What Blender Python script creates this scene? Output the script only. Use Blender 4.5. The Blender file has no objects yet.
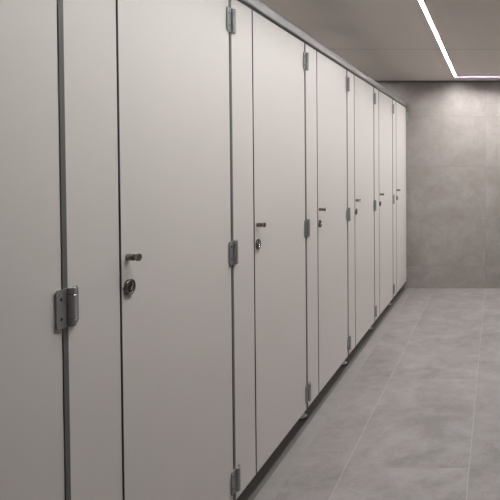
import bpy, bmesh, math, random
from mathutils import Vector, Matrix
random.seed(4)
C = bpy.context.scene.collection
PI = math.pi

# ------------------------------------------------------------------ sizes
EYE = (1.087, 0.0, 1.50)          # camera
FPX = 581.8
Y_FAR, Y_NEAR, X_RIGHT, X_LEFT = 7.065, -2.0, 2.85, -1.62
Z_CEIL = 2.523
TOP, BOT = 2.193, 0.101           # panel top / bottom
PITCH = 0.93
SEAM0, GAP0 = 1.4580, 1.6770        # hinge seam of the first door, latch gap of the next
HG, LG = 0.018, 0.0065             # widths of hinge seam and latch gap
TH = 0.030                        # panel thickness

# ------------------------------------------------------------------ materials
class NT:
    def __init__(s, name):
        s.m = bpy.data.materials.new(name); s.m.use_nodes = True
        s.t = s.m.node_tree; s.b = s.t.nodes['Principled BSDF']
    def n(s, kind, **kw):
        nd = s.t.nodes.new(kind)
        for k, v in kw.items():
            if k[0] == '_': setattr(nd, k[1:], v)
            else: nd.inputs[k.replace('_', ' ')].default_value = v
        return nd
    def l(s, a, b): s.t.links.new(a, b)
    def math(s, op, a, b=None, c=None):
        nd = s.t.nodes.new('ShaderNodeMath'); nd.operation = op
        for i, v in enumerate((a, b, c)):
            if v is None: continue
            if isinstance(v, (int, float)): nd.inputs[i].default_value = v
            else: s.l(v, nd.inputs[i])
        return nd.outputs[0]
    def mix(s, fac, a, b, mode='MIX'):
        nd = s.t.nodes.new('ShaderNodeMix'); nd.data_type = 'RGBA'; nd.blend_type = mode
        for sock, v in ((nd.inputs[0], fac), (nd.inputs[6], a), (nd.inputs[7], b)):
            if isinstance(v, (int, float)): sock.default_value = v
            elif isinstance(v, tuple): sock.default_value = (*v, 1)
            else: s.l(v, sock)
        return nd.outputs[2]
    def coords(s):
        geo = s.n('ShaderNodeNewGeometry')            # world position: no mapping needed
        sep = s.n('ShaderNodeSeparateXYZ'); s.l(geo.outputs['Position'], sep.inputs[0])
        return geo.outputs['Position'], sep.outputs[0], sep.outputs[1], sep.outputs[2]
    def noise(s, pos, scale, detail=5, rough=.55, stretch=None, dist=0.0):
        if stretch:
            mp = s.n('ShaderNodeMapping'); mp.inputs['Scale'].default_value = stretch
            s.l(pos, mp.inputs[0]); pos = mp.outputs[0]
        nd = s.n('ShaderNodeTexNoise', Scale=scale, Detail=detail, Roughness=rough, Distortion=dist)
        s.l(pos, nd.inputs['Vector']); return nd.outputs['Fac']
    def ramp(s, fac, lo, hi):
        nd = s.n('ShaderNodeMapRange'); s.l(fac, nd.inputs[0])
        nd.inputs[1].default_value = lo; nd.inputs[2].default_value = hi
        return nd.outputs[0]
    def line(s, coord, origin, step, half):
        """1 on the joint lines at origin + k*step, else 0"""
        a = s.math('SUBTRACT', coord, origin)
        a = s.math('DIVIDE', a, step)
        a = s.math('FRACT', s.math('ADD', a, 0.5))
        a = s.math('ABSOLUTE', s.math('SUBTRACT', a, 0.5))
        return s.math('LESS_THAN', a, half / step)
    def cell(s, coord, origin, step):
        return s.math('FLOOR', s.math('DIVIDE', s.math('SUBTRACT', coord, origin), step))

def plain(name, col, rough=.5, metal=0.0, bump=0.0, bscale=200, spec=.5):
    k = NT(name)
    pos, x, y, z = k.coords()
    nz = k.noise(pos, 3.0, 4)
    c = k.mix(nz, tuple(v * .975 for v in col), tuple(min(1, v * 1.025) for v in col))
    k.l(c, k.b.inputs['Base Color'])
    k.b.inputs['Roughness'].default_value = rough; k.b.inputs['Metallic'].default_value = metal
    k.b.inputs['Specular IOR Level'].default_value = spec
    if bump:
        bm_ = k.n('ShaderNodeBump', Strength=bump, Distance=.001)
        k.l(k.noise(pos, bscale, 2), bm_.inputs['Height']); k.l(bm_.outputs[0], k.b.inputs['Normal'])
    return k.m

def stone_colour(k, pos, dark, light, seed):
    mp = k.n('ShaderNodeMapping'); k.l(pos, mp.inputs[0])
    if isinstance(seed, tuple): mp.inputs['Location'].default_value = seed
    else: k.l(seed, mp.inputs['Location'])
    p = mp.outputs[0]
    a = k.noise(p, 2.2, 7, .62, dist=.6)
    b = k.noise(p, 9.0, 6, .65, dist=.3)
    c = k.noise(p, 70.0, 3, .6)
    f = k.math('ADD', k.math('MULTIPLY', a, .48), k.math('ADD', k.math('MULTIPLY', b, .34), k.math('MULTIPLY', c, .18)))
    return k.mix(k.ramp(f, .39, .61), dark, light), c

def floor_material():
    k = NT('floor_tile')
    pos, x, y, z = k.coords()
    col = k.cell(x, .3375, .616)
    off = k.math('MULTIPLY', k.math('MODULO', k.math('ADD', col, 20), 2), -.301)   # stagger of the columns
    yy = k.math('ADD', y, off)
    row = k.cell(yy, 2.853, 1.2)
    cmb = k.n('ShaderNodeCombineXYZ')
    k.l(k.math('MULTIPLY', col, 3.7), cmb.inputs[0]); k.l(k.math('MULTIPLY', row, 5.3), cmb.inputs[1])
    base, fine = stone_colour(k, pos, (.172, .154, .151), (.292, .266, .263), cmb.outputs[0])
    wn = k.n('ShaderNodeTexWhiteNoise', _noise_dimensions='3D'); k.l(cmb.outputs[0], wn.inputs['Vector'])
    base = k.mix(k.math('MULTIPLY', wn.outputs['Value'], .05), base, (.25, .235, .23))
    long_ = k.line(x, .3375, .616, .0020)
    cross = k.line(yy, 2.853, 1.2, .0016)
    base = k.mix(k.math('MULTIPLY', cross, .35), base, (.25, .235, .225))
    base = k.mix(k.math('MULTIPLY', long_, .5), base, (.40, .38, .37))
    k.l(base, k.b.inputs['Base Color'])
    k.l(k.math('ADD', .50, k.math('MULTIPLY', fine, .16)), k.b.inputs['Roughness'])
    bp = k.n('ShaderNodeBump', Strength=.25, Distance=.002)
    k.l(k.math('SUBTRACT', fine, k.math('MULTIPLY', k.math('MAXIMUM', long_, cross), .8)), bp.inputs['Height'])
    k.l(bp.outputs[0], k.b.inputs['Normal'])
    return k.m

def border_material():
    k = NT('floor_border_tile')
    pos, x, y, z = k.coords()
    base, fine = stone_colour(k, pos, (.225, .207, .202), (.285, .264, .258), (3.0, 1.0, 0.0))
    cross = k.line(y, 2.6, 1.2, .0016)
    base = k.mix(k.math('MULTIPLY', cross, .4), base, (.25, .235, .225))
    k.l(base, k.b.inputs['Base Color']); k.b.inputs['Roughness'].default_value = .58
    return k.m

def wall_material(name, axis, origin):
    k = NT(name)
    pos, x, y, z = k.coords()
    a = x if axis == 'x' else y
    ca, cz = k.cell(a, origin, 1.2), k.cell(z, .881, .606)
    cmb = k.n('ShaderNodeCombineXYZ')
    k.l(k.math('MULTIPLY', ca, 4.1), cmb.inputs[0]); k.l(k.math('MULTIPLY', cz, 2.9), cmb.inputs[2])
    base, fine = stone_colour(k, pos, (.235, .211, .200), (.338, .307, .292), cmb.outputs[0])
    wn = k.n('ShaderNodeTexWhiteNoise', _noise_dimensions='3D'); k.l(cmb.outputs[0], wn.inputs['Vector'])
    base = k.mix(k.math('MULTIPLY', wn.outputs['Value'], .16), base, (.23, .21, .20))
    j = k.math('MAXIMUM', k.line(a, origin, 1.2, .003), k.line(z, .881, .606, .003))
    base = k.mix(k.math('MULTIPLY', j, .30), base, (.17, .155, .145))
    k.l(base, k.b.inputs['Base Color']); k.b.inputs['Roughness'].default_value = .55
    bp = k.n('ShaderNodeBump', Strength=.2, Distance=.002)
    k.l(k.math('SUBTRACT', fine, k.math('MULTIPLY', j, .8)), bp.inputs['Height']); k.l(bp.outputs[0], k.b.inputs['Normal'])
    return k.m

def ceiling_material():
    k = NT('ceiling_panel')
    pos, x, y, z = k.coords()
    nz = k.noise(pos, 1.6, 4, .5, (1.0, .5, 1.0))
    c = k.mix(nz, (.68, .635, .595), (.74, .695, .655))
    j = k.line(y, 5.15, 2.5, .005)
    c = k.mix(k.math('MULTIPLY', j, .75), c, (.08, .075, .07))
    k.l(c, k.b.inputs['Base Color']); k.b.inputs['Roughness'].default_value = .6
    bp = k.n('ShaderNodeBump', Strength=.4, Distance=.004, _invert=True)
    k.l(j, bp.inputs['Height']); k.l(bp.outputs[0], k.b.inputs['Normal'])
    return k.m

def emitter(name, col, strength):
    k = NT(name)
    k.b.inputs['Base Color'].default_value = (.8, .8, .8, 1)
    k.b.inputs['Emission Color'].default_value = (*col, 1)
    k.b.inputs['Emission Strength'].default_value = strength
    return k.m

M = dict(
    laminate=plain('white_laminate', (.698, .666, .637), .42, bump=.08, bscale=900, spec=.35),
    seal=plain('grey_seal', (.12, .12, .115), .6),
    dark=plain('black_gap_seal', (.018, .018, .018), .7),
    hinge=plain('satin_hinge_metal', (.31, .32, .315), .45, .55),
    barrel=plain('hinge_barrel_metal', (.36, .37, .365), .40, .55),
    screw=plain('screw_head', (.07, .07, .07), .5, .5),
    knob=plain('dark_nickel', (.26, .235, .21), .16, .95),
    lockring=plain('lock_nickel', (.22, .20, .18), .22, .9),
    lockface=plain('lock_dark_face', (.05, .045, .042), .4, .4),
    slot=plain('lock_turn_metal', (.60, .56, .52), .25, .95),
    alu=plain('anodised_rail', (.40, .405, .395), .42, .35),
    rail_shade=plain('rail_shadow_gap', (.035, .035, .034), .6),
    chrome=plain('steel_leg', (.5, .5, .5), .45, .6),
    rubber=plain('rubber_pad', (.012, .012, .012), .7),
    trim=plain('ceiling_edge_trim', (.16, .165, .17), .5, .2),
    profile_dark=plain('light_profile_inner', (.10, .09, .11), .5, 0),
    profile=plain('light_profile', (.055, .041, .070), .5, 0, spec=.1),  # violet tint stands in for the lens fringe beside the bright line
    floor=floor_material(), inner=plain('gap_shade_colour', (.118, .111, .103), .5), border=border_material(),
    wall_far=wall_material('wall_tile', 'x', .955), wall_side=wall_material('side_wall_tile', 'y', 1.10),
    ceil=ceiling_material(),
    glow=emitter('lamp_diffuser', (1.0, .985, .97), 190.0),
)

# ------------------------------------------------------------------ mesh helpers
def box(bm, x0, x1, y0, y1, z0, z1, bevel=0.0, seg=2):
    vs = [bm.verts.new((x, y, z)) for x in (x0, x1) for y in (y0, y1) for z in (z0, z1)]
    fs = [(0, 1, 3, 2), (4, 6, 7, 5), (0, 4, 5, 1), (2, 3, 7, 6), (0, 2, 6, 4), (1, 5, 7, 3)]
    faces = [bm.faces.new([vs[i] for i in f]) for f in fs]
    if bevel:
        es = list({e for f in faces for e in f.edges})
        bmesh.ops.bevel(bm, geom=es, offset=bevel, segments=seg, profile=.5, affect='EDGES')

def lathe(bm, prof, axis, origin, n=32):
    """prof = [(distance along axis, radius)]"""
    ax = Vector(axis); u = ax.orthogonal().normalized(); w = ax.cross(u); o = Vector(origin)
    rings = []
    for d, r in prof:
        if r < 1e-6: rings.append([bm.verts.new(o + ax * d)])
        else: rings.append([bm.verts.new(o + ax * d + (u * math.cos(2 * PI * i / n) + w * math.sin(2 * PI * i / n)) * r) for i in range(n)])
    for a, b in zip(rings, rings[1:]):
        for i in range(n):
            j = (i + 1) % n
            if len(a) == 1 and len(b) == 1: continue
            if len(a) == 1: bm.faces.new((a[0], b[i], b[j]))
            elif len(b) == 1: bm.faces.new((a[i], b[0], a[j]))
            else: bm.faces.new((a[i], b[i], b[j], a[j]))

def prism(bm, pts, x0, x1, bevel=0.0):
    """closed outline (y, z) pushed from x0 to x1"""
    a = [bm.verts.new((x0, y, z)) for y, z in pts]; b = [bm.verts.new((x1, y, z)) for y, z in pts]
    faces = [bm.faces.new(a), bm.faces.new(b[::-1])]
    n = len(pts)
    for i in range(n): faces.append(bm.faces.new((a[i], a[(i + 1) % n], b[(i + 1) % n], b[i])))
    if bevel: bmesh.ops.bevel(bm, geom=list({e for e in faces[1].edges}), offset=bevel, segments=2, affect='EDGES')

def obj(name, bm, mat, parent=None, smooth=False):
    bmesh.ops.recalc_face_normals(bm, faces=bm.faces)
    me = bpy.data.meshes.new(name); bm.to_mesh(me); bm.free()
    me.materials.append(mat)
    if smooth:
        for p in me.polygons: p.use_smooth = True
        me.set_sharp_from_angle(angle=math.radians(35))
    o = bpy.data.objects.new(name, me); C.objects.link(o)
    if parent: o.parent = parent
    return o

def thing(name, label, cat, loc, group=None):
    o = bpy.data.objects.new(name, None); C.objects.link(o); o.location = loc
    o.empty_display_size = .1
    o['label'] = label; o['category'] = cat
    if group: o['group'] = group
    return o

def struct(name, mat, *a, **k):
    bm = bmesh.new(); box(bm, *a, **k)
    o = obj(name, bm, mat); o['kind'] = 'structure'; return o

def dup(root, loc, label):
    r = root.copy(); C.objects.link(r); r.location = loc; r['label'] = label
    for ch in list(root.children):
        c = ch.copy(); C.objects.link(c); c.parent = r
        for g in list(ch.children):
            d = g.copy(); C.objects.link(d); d.parent = c
    return r

# ------------------------------------------------------------------ the room
struct('floor', M['floor'], X_LEFT - .2, X_RIGHT + .2, Y_NEAR - .2, Y_FAR + .2, -.12, 0)
struct('gap_shade_floor', M['inner'], X_LEFT, 0, Y_NEAR, Y_FAR, -.02, .0008)  # shade under the doors put into this darker floor colour
struct('trim_1', M['border'], 0, .088, Y_NEAR, Y_FAR, -.02, .0008)
# ceiling with a shallow slot for the light line: lower boarding around the slot, solid slab above
LXA, LXB, LYA, LYR, LYB, LW, LD = .617, 1.70, 1.1, 5.0, 6.76, .0125, .0095
bm = bmesh.new()
cx0, cx1, cy0, cy1 = X_LEFT - .2, X_RIGHT + .2, Y_NEAR - .2, Y_FAR + .2
sw = LW + .0012
for a in ((cx0, LXA - sw, cy0, cy1), (LXB + sw, cx1, cy0, cy1), (LXA - sw, LXB + sw, LYB + sw, cy1),
          (LXA + sw, LXB - sw, cy0, LYB - sw), (LXA - sw, LXA + sw, cy0, LYA), (LXB - sw, LXB + sw, cy0, LYR)):
    box(bm, *a, Z_CEIL, Z_CEIL + LD + .006)
box(bm, cx0, cx1, cy0, cy1, Z_CEIL + LD + .006, Z_CEIL + .14)
obj('ceiling', bm, M['ceil'])['kind'] = 'structure'
struct('wall_far', M['wall_far'], X_LEFT - .2, X_RIGHT + .2, Y_FAR, Y_FAR + .15, 0, Z_CEIL)
struct('wall_near', M['wall_far'], X_LEFT - .2, X_RIGHT + .2, Y_NEAR - .15, Y_NEAR, 0, Z_CEIL)
struct('wall_left', M['wall_side'], X_LEFT - .15, X_LEFT, Y_NEAR, Y_FAR, 0, Z_CEIL)
struct('wall_right', M['wall_side'], X_RIGHT, X_RIGHT + .15, Y_NEAR, Y_FAR, 0, Z_CEIL)
struct('trim_2', M['trim'], X_LEFT, X_RIGHT, Y_FAR - .012, Y_FAR, Z_CEIL - .024, Z_CEIL)
# plain white partition wall that starts before the first cubicle door, beside the camera
struct('wall_partition', M['laminate'], -TH, 0, Y_NEAR, SEAM0 - PITCH + .2186, 0, TOP)

# ------------------------------------------------------------------ ceiling light line
def light_line():
    w = LW
    xa, xb, ya, yb = LXA, LXB, LYA + .001, LYB
    t = thing('light_strip', 'slim white LED line in the ceiling, turning a right angle near the far wall', 'ceiling light', (xa, yb, Z_CEIL))
    o = Vector((xa, yb, Z_CEIL))
    def band(name, mat, inner, outer, z0, z1):
        # an L-then-U run: along y, across at the far end, unseen return along y added to light the far floor
        bm = bmesh.new()
        def path(off):
            return [(xa + off, ya), (xa + off, yb - off), (xb - off, yb - off), (xb - off, LYR + .001)]
        A, B = path(inner), path(outer)
        va = [[bm.verts.new(Vector((x, y, z)) - o) for x, y in A] for z in (z0, z1)]
        vb = [[bm.verts.new(Vector((x, y, z)) - o) for x, y in B] for z in (z0, z1)]
        for i in range(3):
            bm.faces.new((va[0][i], va[0][i + 1], vb[0][i + 1], vb[0][i]))
            bm.faces.new((va[1][i], vb[1][i], vb[1][i + 1], va[1][i + 1]))
            bm.faces.new((va[0][i], va[1][i], va[1][i + 1], va[0][i + 1]))
            bm.faces.new((vb[0][i], vb[0][i + 1], vb[1][i + 1], vb[1][i]))
        for i in (0, 3):
            bm.faces.new((va[0][i], vb[0][i], vb[1][i], va[1][i]))
        return obj(name, bm, mat, t)
    zc = Z_CEIL
    band('diffuser', M['glow'], -w, w, zc + LD, zc + LD + .005)
    for sg in (-1, 1):
        i, e = sorted((sg * w, sg * (w + .001)))
        band('profile_side', M['profile'] if sg < 0 else M['profile_dark'], i, e, zc + .0002, zc + LD + .005)
    return t
CUBICLE_FILL_W = 5.0
light_line()

# ------------------------------------------------------------------ pilasters (fixed panels between the doors)
# local frame: origin on the floor under the hinge seam, front face at x = 0
HINGES = (2.092, 1.1413, .192)
def fixed_hinge(zc, parent):
    h, c = .0490, .006
    bm = bmesh.new()                                                   # leaf and barrel on the fixed panel
    prism(bm, [(.020, -h + zc), (.037, -h + zc), (.043, -h + zc + .008), (.043, h + zc - c), (.043 - c, h + zc), (.020, h + zc)], .0024, .0054, .0008)
    leaf = obj('hinge', bm, M['hinge'], parent)
    bm = bmesh.new()
    r = .0105; g = .0011
    for a, b in ((-h, -h + .017), (-h + .017 + g, h - .017 - g), (h - .017, h)):
        lathe(bm, [(a, 0), (a, r - .001), (a + .001, r), (b - .001, r), (b, r - .001), (b, 0)], (0, 0, 1), (.0085, .0125, zc), 28)
    obj('barrel', bm, M['barrel'], leaf, True)
    bm = bmesh.new()
    lathe(bm, [(-h + .002, .007), (h - .002, .007)], (0, 0, 1), (.0085, .0125, zc), 20)
    obj('pin', bm, M['screw'], leaf, True)

PIL = GAP0 - SEAM0
def make_pilaster():
    t = thing('cubicle_pilaster', '', 'panel', (0, SEAM0, 0), 'narrow fixed panels between the cubicle doors')
    bm = bmesh.new(); box(bm, -TH, 0, HG / 2, PIL - LG / 2, BOT, TOP, .0012); obj('front_panel', bm, M['laminate'], t)
    bm = bmesh.new(); box(bm, -TH, .0022, -HG / 2 + .001, HG / 2 - .0003, BOT, TOP - .002); obj('hinge_side_seal', bm, M['seal'], t)
    bm = bmesh.new(); box(bm, -TH, .0018, PIL - LG / 2 + .0003, PIL + LG / 2 - .0008, BOT + .002, TOP - .002); obj('latch_side_seal', bm, M['dark'], t)
    for z in HINGES: fixed_hinge(z, t)
    yc = PIL / 2
    bm = bmesh.new(); box(bm, X_LEFT + .002, -TH - .0005, yc - .013, yc + .013, BOT, TOP - .02, .001); obj('divider_panel', bm, M['laminate'], t)
    bm = bmesh.new()
    lathe(bm, [(0.012, 0), (.012, .012), (.05, .012), (.052, .0145), (.075, .0145), (.077, .012), (BOT - .0005, .012), (BOT - .0005, 0)], (0, 0, 1), (-.070, yc, 0), 28)
    leg = obj('leg', bm, M['chrome'], t, True)
    bm = bmesh.new()
    lathe(bm, [(.006, 0), (.006, .033), (.010, .034), (.013, .032), (.022, .015), (.022, 0)], (0, 0, 1), (-.070, yc, 0), 40)
    obj('foot_plate', bm, M['chrome'], leg, True)
    bm = bmesh.new()
    lathe(bm, [(.0009, 0), (.0009, .034), (.002, .036), (.0058, .036), (.0058, 0)], (0, 0, 1), (-.070, yc, 0), 40)
    obj('rubber_pad', bm, M['rubber'], leg, True)
    return t

PLABEL = [
    'widest white fixed panel, with the largest hinge on its left edge',
    'narrow white fixed panel second nearest, reaching the photo bottom left of the second nearest knob',
    'narrow white fixed panel third from the left, a steel foot under it beside the gap',
    'narrow white fixed panel fourth from the left, between the third and fourth knobs',
    'narrow white fixed panel second last before the grey tiled wall',
    'slim white fixed panel nearest the grey tiled wall, left of the last knob',
]
p0 = make_pilaster(); p0['label'] = PLABEL[0]
for n in range(1, 6): dup(p0, (0, SEAM0 + PITCH * n, 0), PLABEL[n])

# ------------------------------------------------------------------ doors
# local frame: origin on the floor under the hinge seam; the leaf runs to -y
DOORW = PITCH - PIL
def make_hinge(zc, parent):
    h = .0490
    c = .006
    bm = bmesh.new()                                                   # leaf on the door
    prism(bm, [(-.034, -h + zc + c), (-.034 + c, -h + zc), (.002, -h + zc), (.002, h + zc), (-.034 + c, h + zc), (-.034, h + zc - c)], .0024, .0054, .0008)
    leaf = obj('hinge_leaf', bm, M['hinge'], parent)
    for yy, dz in ((-.018, .025), (-.018, -.025)):
        bm = bmesh.new()
        lathe(bm, [(.0054, .0042), (.0060, .0038), (.0060, .0016), (.0056, .0012), (.0056, 0)], (1, 0, 0), (0, yy, zc + dz), 20)
        obj('screw', bm, M['screw'], leaf, True)
    return leaf

def make_door():
    t = thing('cubicle_door_leaf', '', 'door', (0, SEAM0, 0), 'white toilet cubicle doors in the row')
    bm = bmesh.new(); box(bm, -TH, 0, -DOORW + LG / 2, -HG / 2, BOT, TOP, .0012); obj('panel', bm, M['laminate'], t)
    for z in HINGES: make_hinge(z, t)
    yk = -DOORW + .032
    zk = 1.229
    bm = bmesh.new()                                                   # door knob: stem, neck and round head
    lathe(bm, [(.0003, 0), (.0003, .0098), (.0205, .0098), (.0213, .0090), (.0217, .0062), (.0238, .0055), (.0265, .0062),
               (.0278, .0095), (.0295, .0112), (.0345, .0116), (.0370, .0108), (.0380, .0090), (.0382, 0)], (1, 0, 0), (0, yk, zk), 40)
    obj('knob', bm, M['knob'], t, True)
    zl = 1.141; yl = -DOORW + .036
    bm = bmesh.new()                                                   # round lock rose
    lathe(bm, [(.0003, 0), (.0003, .0238), (.0055, .0238), (.0075, .0225), (.0082, .0205), (.0078, .0182), (.0066, .0172), (.0066, 0)], (1, 0, 0), (0, yl, zl), 48)
    lk = obj('lock', bm, M['lockring'], t, True)
    bm = bmesh.new()
    lathe(bm, [(.0067, .0170), (.0074, .0164), (.0074, 0)], (1, 0, 0), (0, yl, zl), 40)
    obj('indicator_face', bm, M['lockface'], lk, True)
    bm = bmesh.new()                                                   # the turn piece across the face, tilted
    box(bm, .0075, .0122, -.0030, .0030, -.0120, .0120, .0012)
    bmesh.ops.rotate(bm, verts=bm.verts, cent=(0, 0, 0), matrix=Matrix.Rotation(math.radians(-28), 3, 'X'))
    bmesh.ops.translate(bm, verts=bm.verts, vec=(0, yl, zl))
    obj('turn_piece', bm, M['slot'], lk)
    return t

DLABEL = [
    'nearest white cubicle door, cut off by the left edge, only its hinge side showing',
    'tall white cubicle door with the largest, nearest knob and round lock in view',
    'white cubicle door with the second nearest knob and round lock',
    'white cubicle door in the middle of the row, with the third nearest knob',
    'white cubicle door fourth by knob from the camera, two doors before the last one',
    'narrow looking white cubicle door next to last, with the second farthest knob',
    'farthest white cubicle door, beside the grey tiled end wall',
]
d0 = make_door(); d0['label'] = DLABEL[0]
for n in range(1, 7): dup(d0, (0, SEAM0 + PITCH * n, 0), DLABEL[n])

# ------------------------------------------------------------------ head rail along the top
def head_rail():
    y0, y1 = SEAM0 - DOORW - .004, Y_FAR - .002
    t = thing('head_rail', 'long grey aluminium rail running along the tops of the white cubicle doors', 'rail', (0, y0, TOP))
    L = y1 - y0
    bm = bmesh.new(); box(bm, -.040, .004, 0, L, .014, .064, .007, 4); obj('tube', bm, M['alu'], t, True)
    bm = bmesh.new(); box(bm, -.026, -.006, 0, L, .0006, .0145); obj('shadow_gap_channel', bm, M['rail_shade'], t)  # near-black colour paints the shadow gap between rail and panels
    bm = bmesh.new(); box(bm, .0035, .0056, 6.17 - y0, 6.20 - y0, .022, .056, .0008); obj('joint_clip', bm, M['hinge'], t)
head_rail()
# thin upright that closes the row against the tiled wall
e = thing('wall_post', 'thin white closing post between the farthest cubicle door and the tiled end wall', 'post', (0, SEAM0 + PITCH * 6, 0))
bm = bmesh.new(); box(bm, -TH, 0, HG / 2, Y_FAR - .0003 - (SEAM0 + PITCH * 6), BOT, TOP, .001); obj('upright', bm, M['laminate'], e)
bm = bmesh.new(); box(bm, -TH, .0022, -HG / 2 + .001, HG / 2 - .0003, BOT, TOP - .002); obj('hinge_side_seal', bm, M['seal'], e)
for z in HINGES: fixed_hinge(z, e)

# added fill lights over the cubicles, out of view, brightening gap floor and ceiling
for n in range(1, 7):
    ld = bpy.data.lights.new('cubicle_fill', 'AREA'); ld.shape = 'DISK'; ld.size = .16; ld.energy = CUBICLE_FILL_W; ld.color = (1.0, .985, .97)
    lo = bpy.data.objects.new('cubicle_fill', ld); C.objects.link(lo); lo.location = (-.45, SEAM0 + PITCH * (n - .5) + .11, Z_CEIL - .01)

# ------------------------------------------------------------------ world, camera, view
w = bpy.data.worlds.new('world'); bpy.context.scene.world = w; w.use_nodes = True
w.node_tree.nodes['Background'].inputs[0].default_value = (.02, .02, .02, 1)
cam = bpy.data.cameras.new('camera'); co = bpy.data.objects.new('camera', cam); C.objects.link(co)
TILT = math.atan(.0217)
co.location = EYE; co.rotation_euler = (PI / 2 - TILT, 0, 0)
cam.sensor_width = 36; cam.lens = FPX / 500 * 36
cam.shift_x = (250 - 496.12) / 500; cam.shift_y = (165.34 + FPX * math.tan(TILT) - 250) / 500
cam.clip_start = .05
S = bpy.context.scene
S.camera = co
S.view_settings.view_transform = 'Standard'; S.view_settings.look = 'None'
S.view_settings.gamma = 1; S.view_settings.use_curve_mapping = False
S.view_settings.exposure = 0.0
